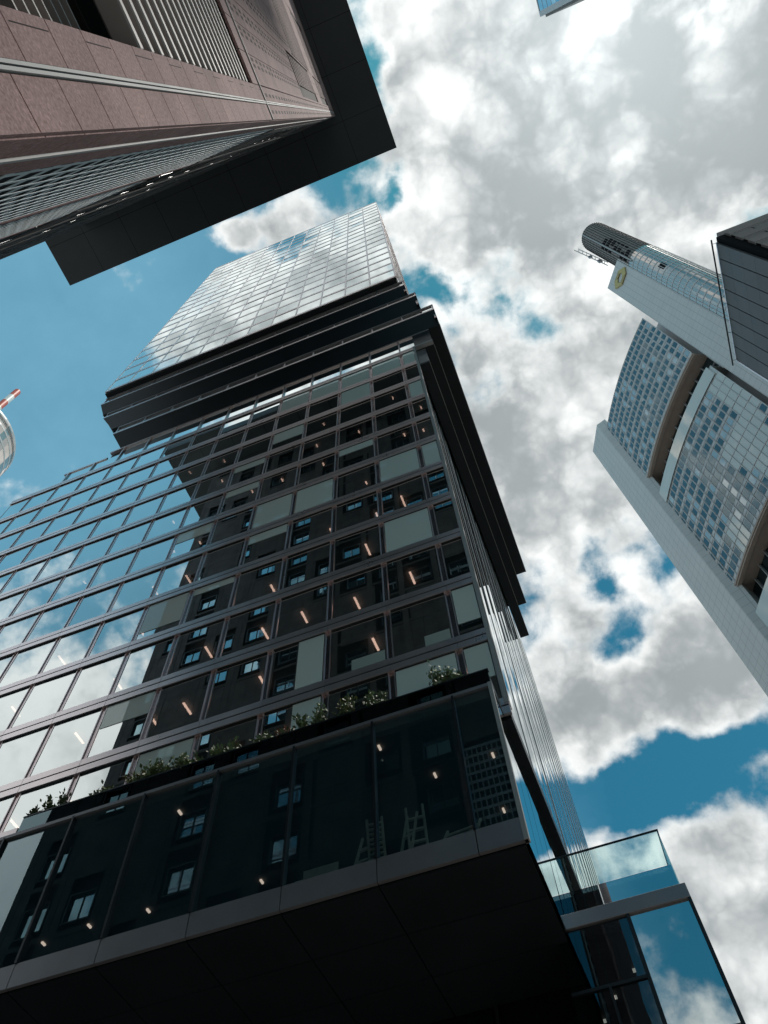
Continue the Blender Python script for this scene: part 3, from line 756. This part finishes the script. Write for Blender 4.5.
# ------------------------------------------------------------------ round tower with the red and white mast (left edge)
MT = thing('round_tower', 'round glass tower with a red and white antenna mast, cut by the left edge', 'skyscraper', (-129, 34.6, 0))
mx, my, mr = -129.3, 34.6, 14.0
g = MB(); z = 20
def cyl(mb, r, z0, z1, m, n=48):
    for i in range(n):
        a = 2*math.pi*i/n; b = 2*math.pi*(i+1)/n
        mb.poly([(mx+r*math.cos(a), my+r*math.sin(a), z0), (mx+r*math.cos(b), my+r*math.sin(b), z0), (mx+r*math.cos(b), my+r*math.sin(b), z1), (mx+r*math.cos(a), my+r*math.sin(a), z1)], m)
while z < 198: cyl(g, mr, z, z+2.9, M['kround']); cyl(g, mr+.03, z+2.9, z+3.7, M['ksp']); z += 3.7
g.prism([(mx+(mr)*math.cos(2*math.pi*i/48), my+mr*math.sin(2*math.pi*i/48)) for i in range(48)], 198.5, 200, M['steel'])
g.build('glass_drum', MT)
M['red'] = pbr('mast_red', (.62, .09, .05), .5, var=.08); M['white'] = pbr('mast_white', (.8, .8, .78), .5, var=.05)
for i in range(8):
    z0 = 200+5*i; g = MB()
    g.prism([(mx+1.0*math.cos(2*math.pi*q/14), my+1.0*math.sin(2*math.pi*q/14)) for q in range(14)], z0+.01, z0+4.99, M['red'] if i % 2 else M['white'])
    g.build('mast_section', MT)

# ------------------------------------------------------------------ blue glass tower peeking in at the top
ET = thing('blue_glass_tower', 'corner of a blue glass tower with a grey edge, peeking in at the top', 'office tower', (45, -18, 0))
HE = 200.; ex, ey = .2293*HE, -.0155*HE
M['blueg'] = glass('blue_glass', refl=(.55, .8, .9), f0=.25, fk=1.2, inner=(.01, .05, .08))
MB().box(ex+.25, ex+26, ey-32, ey-.3, -ZO, HE-.3, M['black']).build('body', ET)
MB().box(ex-.05, ex+26, ey-.3, ey, -ZO, HE, M['ksp']).box(ex-.05, ex+.25, ey-1.0, ey-.3, -ZO, HE, M['ksp']).box(ex-.05, ex+.3, ey-32, ey-1.0, HE-.7, HE, M['ksp']).build('edge_trim', ET)
MB().box(ex+.8, ex+26, ey, ey+.5, -ZO, HE-1.5, M['crown']).build('side_wall', ET)
for i in range(24):
    z1 = HE-.7-3.8*i; g = MB()
    for q in range(10): quadpane(g, ey-1.0-3.1*(q+1)+.06, ey-1.0-3.1*q-.06, z1-3.72, z1, ex+.02, M['blueg'], .003, 'x')
    g.build('glazing_row', ET)
g = MB()
for i in range(24): g.box(ex-.02, ex+.2, ey-32, ey-1, HE-.7-3.8*(i+1), HE-.7-3.8*(i+1)+.08, M['frame'])
for q in range(11): g.box(ex-.02, ex+.2, ey-1-3.1*q-.05, ey-1-3.1*q+.05, 40, HE-.7, M['frame'])
g.build('glazing_bars', ET)

# ------------------------------------------------------------------ blocks across the street behind the viewer (seen in reflections)
def block(x0, x1, y0, y1, h, label, wallc):
    t = thing('office_block', label, 'office block', ((x0+x1)/2, (y0+y1)/2, 0))
    MB().box(x0, x1, y0, y1, -ZO, h, wallc).box(x0-.2, x1+.2, y0-.2, y1+.2, h, h+1, M['fascia']).box(x0+4, x1-6, y0+4, y1-6, h+1, h+4, wallc).build('wall', t)
    w = MB(); z = 2.
    while z+2 < h:
        x = x0+1
        while x+2 < x1: w.box(x, x+1.8, y1-.02, y1+.03, z, z+2, M['glassJ']); x += 3
        z += 3.6
    stuff(w.build('window', t))
M['plaster'] = pbr('pale_render', (.5, .55, .58), .7, var=.08)
block(1.5, 34, -92, -72, 54, 'pale office block with ribbon windows, mirrored in the pavilion glass', M['plaster'])
block(-34, -4, -120, -100, 38, 'brown office block behind the stone tower, hidden from the street corner', M['brownp']) if False else None

# ------------------------------------------------------------------ ground
g = MB(); g.box(-900, 900, -900, 900, -ZO-.6, -ZO-.14, M['paving']); struct(g.build('ground'))
g = MB().box(-400, 400, 6.5, 13.5, -ZO-.139, -ZO-.125, M['asphalt']); struct(g.build('road'))
g = MB().box(-60, 12, 14.0, 60, -ZO-.135, -ZO-.004, M['paving']).box(-60, 5.0, -60, 6.0, -ZO-.135, -ZO-.004, M['paving']); struct(g.build('pavement'))
g = MB().box(-60, 12.15, 13.8, 14.0, -ZO-.135, -ZO, M['kerb']).box(-60, 5.2, 6.0, 6.2, -ZO-.135, -ZO, M['kerb']); struct(g.build('kerb'))
g = MB()
for i in range(40): g.box(-60+3.2*i, -58.4+3.2*i, 9.95, 10.07, -ZO-.124, -ZO-.12, M['paint'])
struct(g.build('road_markings'))

# ------------------------------------------------------------------ plants on the ledge
def plant(name, label, x, h, w, kind, n):
    rnd = random.Random(int(-x*100))
    t = thing(name, label, 'plant', (x, 16.12, ZO+18.97), 'plants along the glass ledge')
    mats = {'g': ['leaf'], 'y': ['leafy', 'leaf'], 'r': ['leafr', 'leaf']}[kind]
    st = MB(); fo = MB(); h *= 1.62; w *= 1.15; n = int(n*1.7)
    for i in range(9):
        a = rnd.uniform(0, 6.28); r = w*rnd.uniform(.3, 1); hh = h*rnd.uniform(.55, 1)
        tip = Vector((x+r*math.cos(a), 16.14+.35*r*math.sin(a), 18.97+hh)); base = Vector((x+.1*math.cos(a), 16.14+.1*math.sin(a), 18.97))
        st.bar(base, tip, .009, M['stem'], 4)
        for q in range(n):
            s = rnd.uniform(.25, 1.02); p = base.lerp(tip, s) + Vector((rnd.gauss(0, .07), rnd.gauss(0, .07), rnd.gauss(0, .05)))
            d = Vector((rnd.gauss(0, 1), rnd.gauss(0, 1), rnd.gauss(.3, .8))).normalized(); e = d.orthogonal().normalized()
            L_ = rnd.uniform(.09, .22); W_ = L_*rnd.uniform(.14, .3)
            fo.poly([p, p+d*L_*.5+e*W_, p+d*L_, p+d*L_*.5-e*W_], M[rnd.choice(mats)])
    fo.build('foliage', t); st.build('stem', t)
pl = [('shrub', 'feathery green shrub nearest the right end of the ledge', -3.55, .75, .5, 'g', 34), ('shrub', 'small upright green shrub beside the rightmost feathery one', -3.0, .62, .3, 'g', 24),
      ('shrub', 'low spreading green shrub above the second box panel from the right', -5.6, .62, .55, 'g', 34), ('flowering_plant', 'yellow-green flowering plant right of a low grassy clump on the ledge', -6.75, .8, .3, 'y', 26),
      ('shrub', 'wide grassy clump above the third box panel from the right', -8.0, .66, .7, 'g', 40), ('flowering_plant', 'russet flowering plant between two grassy clumps on the ledge', -8.95, .45, .3, 'r', 22),
      ('shrub', 'low green tuft left of the russet flowering plant', -9.75, .5, .3, 'g', 22), ('shrub', 'tallest bushy green shrub in the middle of the ledge', -11.1, .72, .6, 'g', 42),
      ('shrub', 'round green bush left of the middle shrub on the ledge', -12.5, .66, .55, 'g', 38), ('shrub', 'twin-headed green bush left of centre on the ledge', -13.7, .68, .5, 'g', 38),
      ('flowering_plant', 'yellowish flowering plant beside the twin-headed bush', -14.5, .6, .45, 'y', 30), ('shrub', 'thin straggly green plant near the left part of the ledge', -15.9, .42, .4, 'g', 16),
      ('shrub', 'low dark green clump near the left end of the ledge', -17.6, .55, .55, 'g', 36), ('shrub', 'last green tuft at the left end of the ledge', -18.3, .4, .25, 'g', 20)]
for a in pl: plant(*a)

# ------------------------------------------------------------------ slatted furniture stored behind the box glass
def slat_panel(mb, x, y, w, h, lean, z=13.46, n=6, side=0.):
    """a slatted frame that leans back and sideways; slats run between the two rails"""
    P = lambda u, t: Vector((x+u*w/2+side*t, y+lean*t, z+h*t+.12*u*side))
    for u in (-1, 1): mb.bar(P(u, 0), P(u, 1), .045, M['wood'], 5)
    for i in range(n):
        t = .18+.8*i/n; mb.bar(P(-1, t), P(1, t), .05, M['wood'], 4)
def chair(label, x, y, w, h, lean, side=0., n=6):
    t = thing('deck_chair', label, 'deck chair', (x, y, ZO+13.46), 'wooden chairs stored in the glass box')
    a = MB(); slat_panel(a, x, y, w, h, lean, n=n, side=side); a.build('backrest', t)
    a = MB()
    for i in range(4): a.box(x-w/2, x+w/2, y+.1+.12*i, y+.19+.12*i, 13.46+.42, 13.46+.45, M['wood'])
    a.build('seat', t)
    for sx in (-w/2+.03, w/2-.03):
        MB().bar((x+sx, y+.1, 13.46), (x+sx, y+.55, 13.46+.9), .035, M['wood'], 5).build('leg', t)
chair('tall folded wooden deck chair standing behind the glass, left of the box mullion', -6.55, 16.6, .5, 1.6, .25, .3, 3)
chair('wide slatted wooden chair leaning on the second box mullion', -5.95, 16.55, .45, 1.95, .1, -.12, 9)
chair('tall narrow wooden chair just right of the box mullion', -5.25, 16.55, .3, 1.8, .2, .28, 2)
chair('slatted wooden chair with high back behind the second panel', -4.8, 16.6, .5, 2.05, .15, -.1, 4)
chair('low wooden chair at the right end of the stored chairs', -3.95, 16.6, .95, 1.15, .4, .35, 5)
bt = thing('wooden_bench', 'long low pale bench behind the glass, left of the stored chairs', 'bench', (-7.9, 16.7, ZO+13.46))
MB().box(-8.35, -7.3, 16.5, 17.0, 13.9, 13.97, M['wood']).build('seat', bt)
MB().box(-8.35, -7.3, 17.0, 17.05, 14.0, 14.65, M['wood']).build('backrest', bt)
for x in (-8.3, -7.4): MB().box(x, x+.07, 16.52, 16.98, 13.46, 13.9, M['wood']).build('leg', bt)

# ------------------------------------------------------------------ sky and sun
SUN = Vector((.318, .004, 1)).normalized()
el = math.asin(SUN.z); az = math.atan2(SUN.x, SUN.y)
w = D.worlds.new('World'); SC.world = w; w.use_nodes = True
nt = w.node_tree; nt.nodes.clear(); N = nt.nodes; L = nt.links
out = N.new('ShaderNodeOutputWorld'); bg = N.new('ShaderNodeBackground'); bg.inputs[1].default_value = .1; L.new(bg.outputs[0], out.inputs[0])
sky = N.new('ShaderNodeTexSky'); sky.sky_type = 'NISHITA'; sky.sun_disc = False; sky.sun_elevation = el; sky.sun_rotation = az
sky.air_density = 1.0; sky.dust_density = .6; sky.ozone_density = 1.5
tc = N.new('ShaderNodeTexCoord')
def math_(op, a, b=None, c=None, clamp=False):
    n = N.new('ShaderNodeMath'); n.operation = op; n.use_clamp = clamp
    for i, v in enumerate((a, b, c)):
        if v is None: continue
        if isinstance(v, (int, float)): n.inputs[i].default_value = v
        else: L.new(v, n.inputs[i])
    return n.outputs[0]
def smooth(v, a, b, lo=0., hi=1.):
    n = N.new('ShaderNodeMapRange'); n.interpolation_type = 'SMOOTHSTEP'
    L.new(v, n.inputs[0])
    for i, q in enumerate((a, b, lo, hi)): n.inputs[i+1].default_value = q
    return n.outputs[0]
def mixc(f, a, b):
    n = N.new('ShaderNodeMix'); n.data_type = 'RGBA'
    L.new(f, n.inputs[0])
    for i, v in ((6, a), (7, b)):
        if isinstance(v, tuple): n.inputs[i].default_value = (*v, 1)
        else: L.new(v, n.inputs[i])
    return n.outputs[2]
nrm = N.new('ShaderNodeVectorMath'); nrm.operation = 'NORMALIZE'; L.new(tc.outputs['Generated'], nrm.inputs[0])
sep = N.new('ShaderNodeSeparateXYZ'); L.new(nrm.outputs[0], sep.inputs[0])
zc = math_('MAXIMUM', sep.outputs[2], .06)
cmb = N.new('ShaderNodeCombineXYZ'); L.new(math_('DIVIDE', sep.outputs[0], zc), cmb.inputs[0]); L.new(math_('DIVIDE', sep.outputs[1], zc), cmb.inputs[1])
PV_ = cmb.outputs[0]
def noise(scale, det, rough, off=(0, 0, 0), vec=None, dist=0.):
    mp = N.new('ShaderNodeMapping'); mp.inputs['Location'].default_value = off; L.new(vec or nrm.outputs[0], mp.inputs[0])
    n = N.new('ShaderNodeTexNoise'); n.inputs['Scale'].default_value = scale; n.inputs['Detail'].default_value = det; n.inputs['Roughness'].default_value = rough; n.inputs['Distortion'].default_value = dist
    L.new(mp.outputs[0], n.inputs['Vector']); return n.outputs['Fac']
n1 = noise(4.2, 12, .6, (3.1, 1.7, .4), dist=.1)
n2 = noise(9.5, 9, .6, (7.7, 2.2, 5.1), dist=.15)
def puff(scale, off, det=3.):                       # heaped, cauliflower-like lumps
    jn = N.new('ShaderNodeTexNoise'); jn.inputs['Scale'].default_value = scale*1.6; jn.inputs['Detail'].default_value = 5; L.new(nrm.outputs[0], jn.inputs['Vector'])
    js = N.new('ShaderNodeVectorMath'); js.operation = 'SCALE'; L.new(jn.outputs['Color'], js.inputs[0]); js.inputs['Scale'].default_value = .55/scale
    ja = N.new('ShaderNodeVectorMath'); ja.operation = 'ADD'; L.new(nrm.outputs[0], ja.inputs[0]); L.new(js.outputs[0], ja.inputs[1])
    mp = N.new('ShaderNodeMapping'); mp.inputs['Location'].default_value = off; L.new(ja.outputs[0], mp.inputs[0])
    v = N.new('ShaderNodeTexVoronoi'); v.feature = 'F1'; v.inputs['Scale'].default_value = scale; v.inputs['Detail'].default_value = det; v.inputs['Roughness'].default_value = .55; v.inputs['Lacunarity'].default_value = 2.1
    L.new(mp.outputs[0], v.inputs['Vector'])
    return math_('SUBTRACT', 1., v.outputs['Distance'])
pf = puff(8., (2.2, .7, 1.9))
n2 = math_('ADD', math_('MULTIPLY', n2, .66), math_('MULTIPLY', pf, .34))
# warp the layout a little so that no patch is round
wn = N.new('ShaderNodeTexNoise'); wn.inputs['Scale'].default_value = 11; wn.inputs['Detail'].default_value = 7; L.new(nrm.outputs[0], wn.inputs['Vector'])
ws = N.new('ShaderNodeVectorMath'); ws.operation = 'SUBTRACT'; L.new(wn.outputs['Color'], ws.inputs[0]); ws.inputs[1].default_value = (.5, .5, .5)
wm = N.new('ShaderNodeVectorMath'); wm.operation = 'SCALE'; L.new(ws.outputs[0], wm.inputs[0]); wm.inputs['Scale'].default_value = .15
wa = N.new('ShaderNodeVectorMath'); wa.operation = 'ADD'; L.new(PV_, wa.inputs[0]); L.new(wm.outputs[0], wa.inputs[1])
wf = N.new('ShaderNodeVectorMath'); wf.operation = 'MULTIPLY'; L.new(wa.outputs[0], wf.inputs[0]); wf.inputs[1].default_value = (1, 1, 0)
BUMPS = [(0.229, 0.071, 0.264, 0.5), (0.372, 0.182, 0.303, 0.5), (0.144, -0.004, 0.127, 0.4), (0.083, 0.106, 0.104, 0.4), (0.209, 0.349, 0.174, 0.3), (0.098, 0.456, 0.16, 0.42), (0.213, 0.585, 0.186, 0.35), (0.069, 0.672, 0.15, 0.35), (0.15, 0.957, 0.252, 0.42), (-0.018, 0.934, 0.176, 0.35), (0.274, 0.919, 0.187, 0.3), (0.178, 1.756, 0.432, 0.5), (0.154, 1.409, 0.146, 0.35), (-0.133, 0.061, 0.075, 0.62), (-0.195, 0.065, 0.04, 0.5), (0.034, 0.173, 0.061, 0.2), (0.091, 0.261, 0.048, -0.2), (0.015, 0.227, 0.034, -0.28), (0.152, 0.334, 0.05, -0.2), (.05, .30, .06, .15), (0.026, 0.38, 0.045, -0.2), (0.023, 0.305, 0.037, -0.25), (0.132, 0.843, 0.08, -0.27), (0.113, 0.739, 0.048, -0.35), (0.177, 1.178, 0.162, -0.55), (0.278, 1.161, 0.095, -0.35), (0.008, 1.187, 0.1, -0.4), (0.082, 1.191, 0.11, -0.4), (0.031, -0.026, 0.048, -0.35), (0.005, 0.1, 0.026, -0.3), (-0.409, 0.135, 0.345, -0.45), (-0.14, -0.02, 0.08, -0.2), (0.066, 0.366, 0.035, -0.2),
         (.26, .1, .3, .3), (.15, .95, .2, .15), (.1, .5, .15, .2), (.18, 1.8, .5, .2), (-.12, -.16, .1, .45), (-.22, -.2, .06, .2), (-.02, -.13, .05, .3), (-1.25, -1.15, .55, .5), (-.95, -.78, .3, .45), (-.72, -.6, .15, .25), (-.8, -.72, .16, .4), (-.5, -.36, .16, -.35), (.1, -1.3, .6, -.6), (.15, -2.3, .5, .5), (-.2, -.17, .2, .3), (-.32, -.18, .08, .2), (-.03, -.28, .1, .35), (-1.6, .9, 1., .5), (-1.6, -1.6, 1., .4), (-.6, -1.3, .4, .3), (1.5, -1., 1., .3)]
bias = None
for x, y, r, s in BUMPS:
    d = N.new('ShaderNodeVectorMath'); d.operation = 'DISTANCE'; L.new(wf.outputs[0], d.inputs[0]); d.inputs[1].default_value = (x, y, 0)
    v = smooth(d.outputs['Value'], 0., r*(1.25 if s > 0 else 1.05), s, 0.)
    bias = v if bias is None else math_('ADD', bias, v)
bias = math_('MINIMUM', bias, .72)
dens = math_('ADD', math_('ADD', n1, math_('MULTIPLY', math_('SUBTRACT', n2, .5), .85)), math_('MULTIPLY_ADD', bias, .66, .125))
alpha = smooth(dens, .455, .70)
thick = smooth(dens, .56, .92)
bill = math_('ADD', math_('MULTIPLY', noise(6.5, 10, .6, (1.3, 9.2, 4.4), dist=.1), .62), math_('MULTIPLY', math_('SUBTRACT', 1.0, puff(11., (5.2, 3.7, .9))), .42))
bill = math_('SUBTRACT', bill, .17)
for x, y, r, s_ in ((.40, .20, .28, .4), (.24, .13, .14, .2), (.12, 1.0, .35, -.15), (.18, 1.7, .45, -.2), (.10, .0, .12, -.45), (.05, .13, .09, -.3), (.316, -.01, .05, -1.), (.27, .07, .04, -.35), (.11, .47, .12, .1), (.2, .6, .12, -.1), (.15, 1.0, .2, -.05), (-1., -.9, .9, -1.6), (.2, .36, .16, -.45), (.15, .5, .15, -.25), (-.13, -.16, .15, -.4), (-.05, -.28, .1, -.5), (.18, 1.6, .3, .1)):
    d = N.new('ShaderNodeVectorMath'); d.operation = 'DISTANCE'; L.new(wf.outputs[0], d.inputs[0]); d.inputs[1].default_value = (x, y, 0)
    thick = math_('ADD', thick, smooth(d.outputs['Value'], 0., r*1.25, s_, 0.))
th2 = math_('MULTIPLY_ADD', math_('SUBTRACT', bill, .5), 2.2, math_('MULTIPLY_ADD', thick, .62, .06))
th2 = smooth(th2, -.2, 1.2)
sd = N.new('ShaderNodeVectorMath'); sd.operation = 'DOT_PRODUCT'; L.new(nrm.outputs[0], sd.inputs[0]); sd.inputs[1].default_value = tuple(SUN)
glow = math_('POWER', math_('MAXIMUM', sd.outputs['Value'], 0.), 60.)
ccol = mixc(th2, (8.9, 9.1, 9.0), (3.1, 3.42, 3.5))
cg = N.new('ShaderNodeVectorMath'); cg.operation = 'SCALE'; L.new(ccol, cg.inputs[0]); L.new(math_('ADD', math_('MULTIPLY_ADD', glow, .8, .78), math_('MULTIPLY', noise(3.1, 10, .62, (9.1, 3.3, 6.2)), .48)), cg.inputs['Scale'])
tint = N.new('ShaderNodeVectorMath'); tint.operation = 'MULTIPLY'; L.new(sky.outputs[0], tint.inputs[0]); tint.inputs[1].default_value = (.18, .75, .71)
sp = N.new('ShaderNodeSeparateXYZ'); L.new(PV_, sp.inputs[0])
veil = smooth(sp.outputs[0], .10, -.34)      # thin high haze, denser towards the left
veil = math_('MULTIPLY_ADD', math_('SUBTRACT', n2, .5), .5, veil, clamp=True)
blue = mixc(veil, tint.outputs[0], (1.42, 3.46, 4.8))
L.new(mixc(alpha, blue, cg.outputs[0]), bg.inputs[0])
w.cycles.sampling_method = 'MANUAL'; w.cycles.sample_map_resolution = 512
sl = D.lights.new('sun', 'SUN'); sl.energy = 2.8; sl.angle = math.radians(1.5); sl.color = (1, .95, .88)
so = D.objects.new('sun', sl); COL.objects.link(so); so.location = (40, 0, 160); so.rotation_euler = SUN.to_track_quat('Z', 'Y').to_euler()

SC.view_settings.view_transform = 'Standard'; SC.view_settings.look = 'None'; SC.view_settings.exposure = .2; SC.view_settings.gamma = 1
SC.render.engine = 'CYCLES'
cy = SC.cycles
cy.max_bounces = 10; cy.diffuse_bounces = 3; cy.glossy_bounces = 5; cy.transmission_bounces = 6; cy.transparent_max_bounces = 16
cy.caustics_reflective = False; cy.caustics_refractive = False; cy.use_denoising = True; cy.sample_clamp_indirect = 6
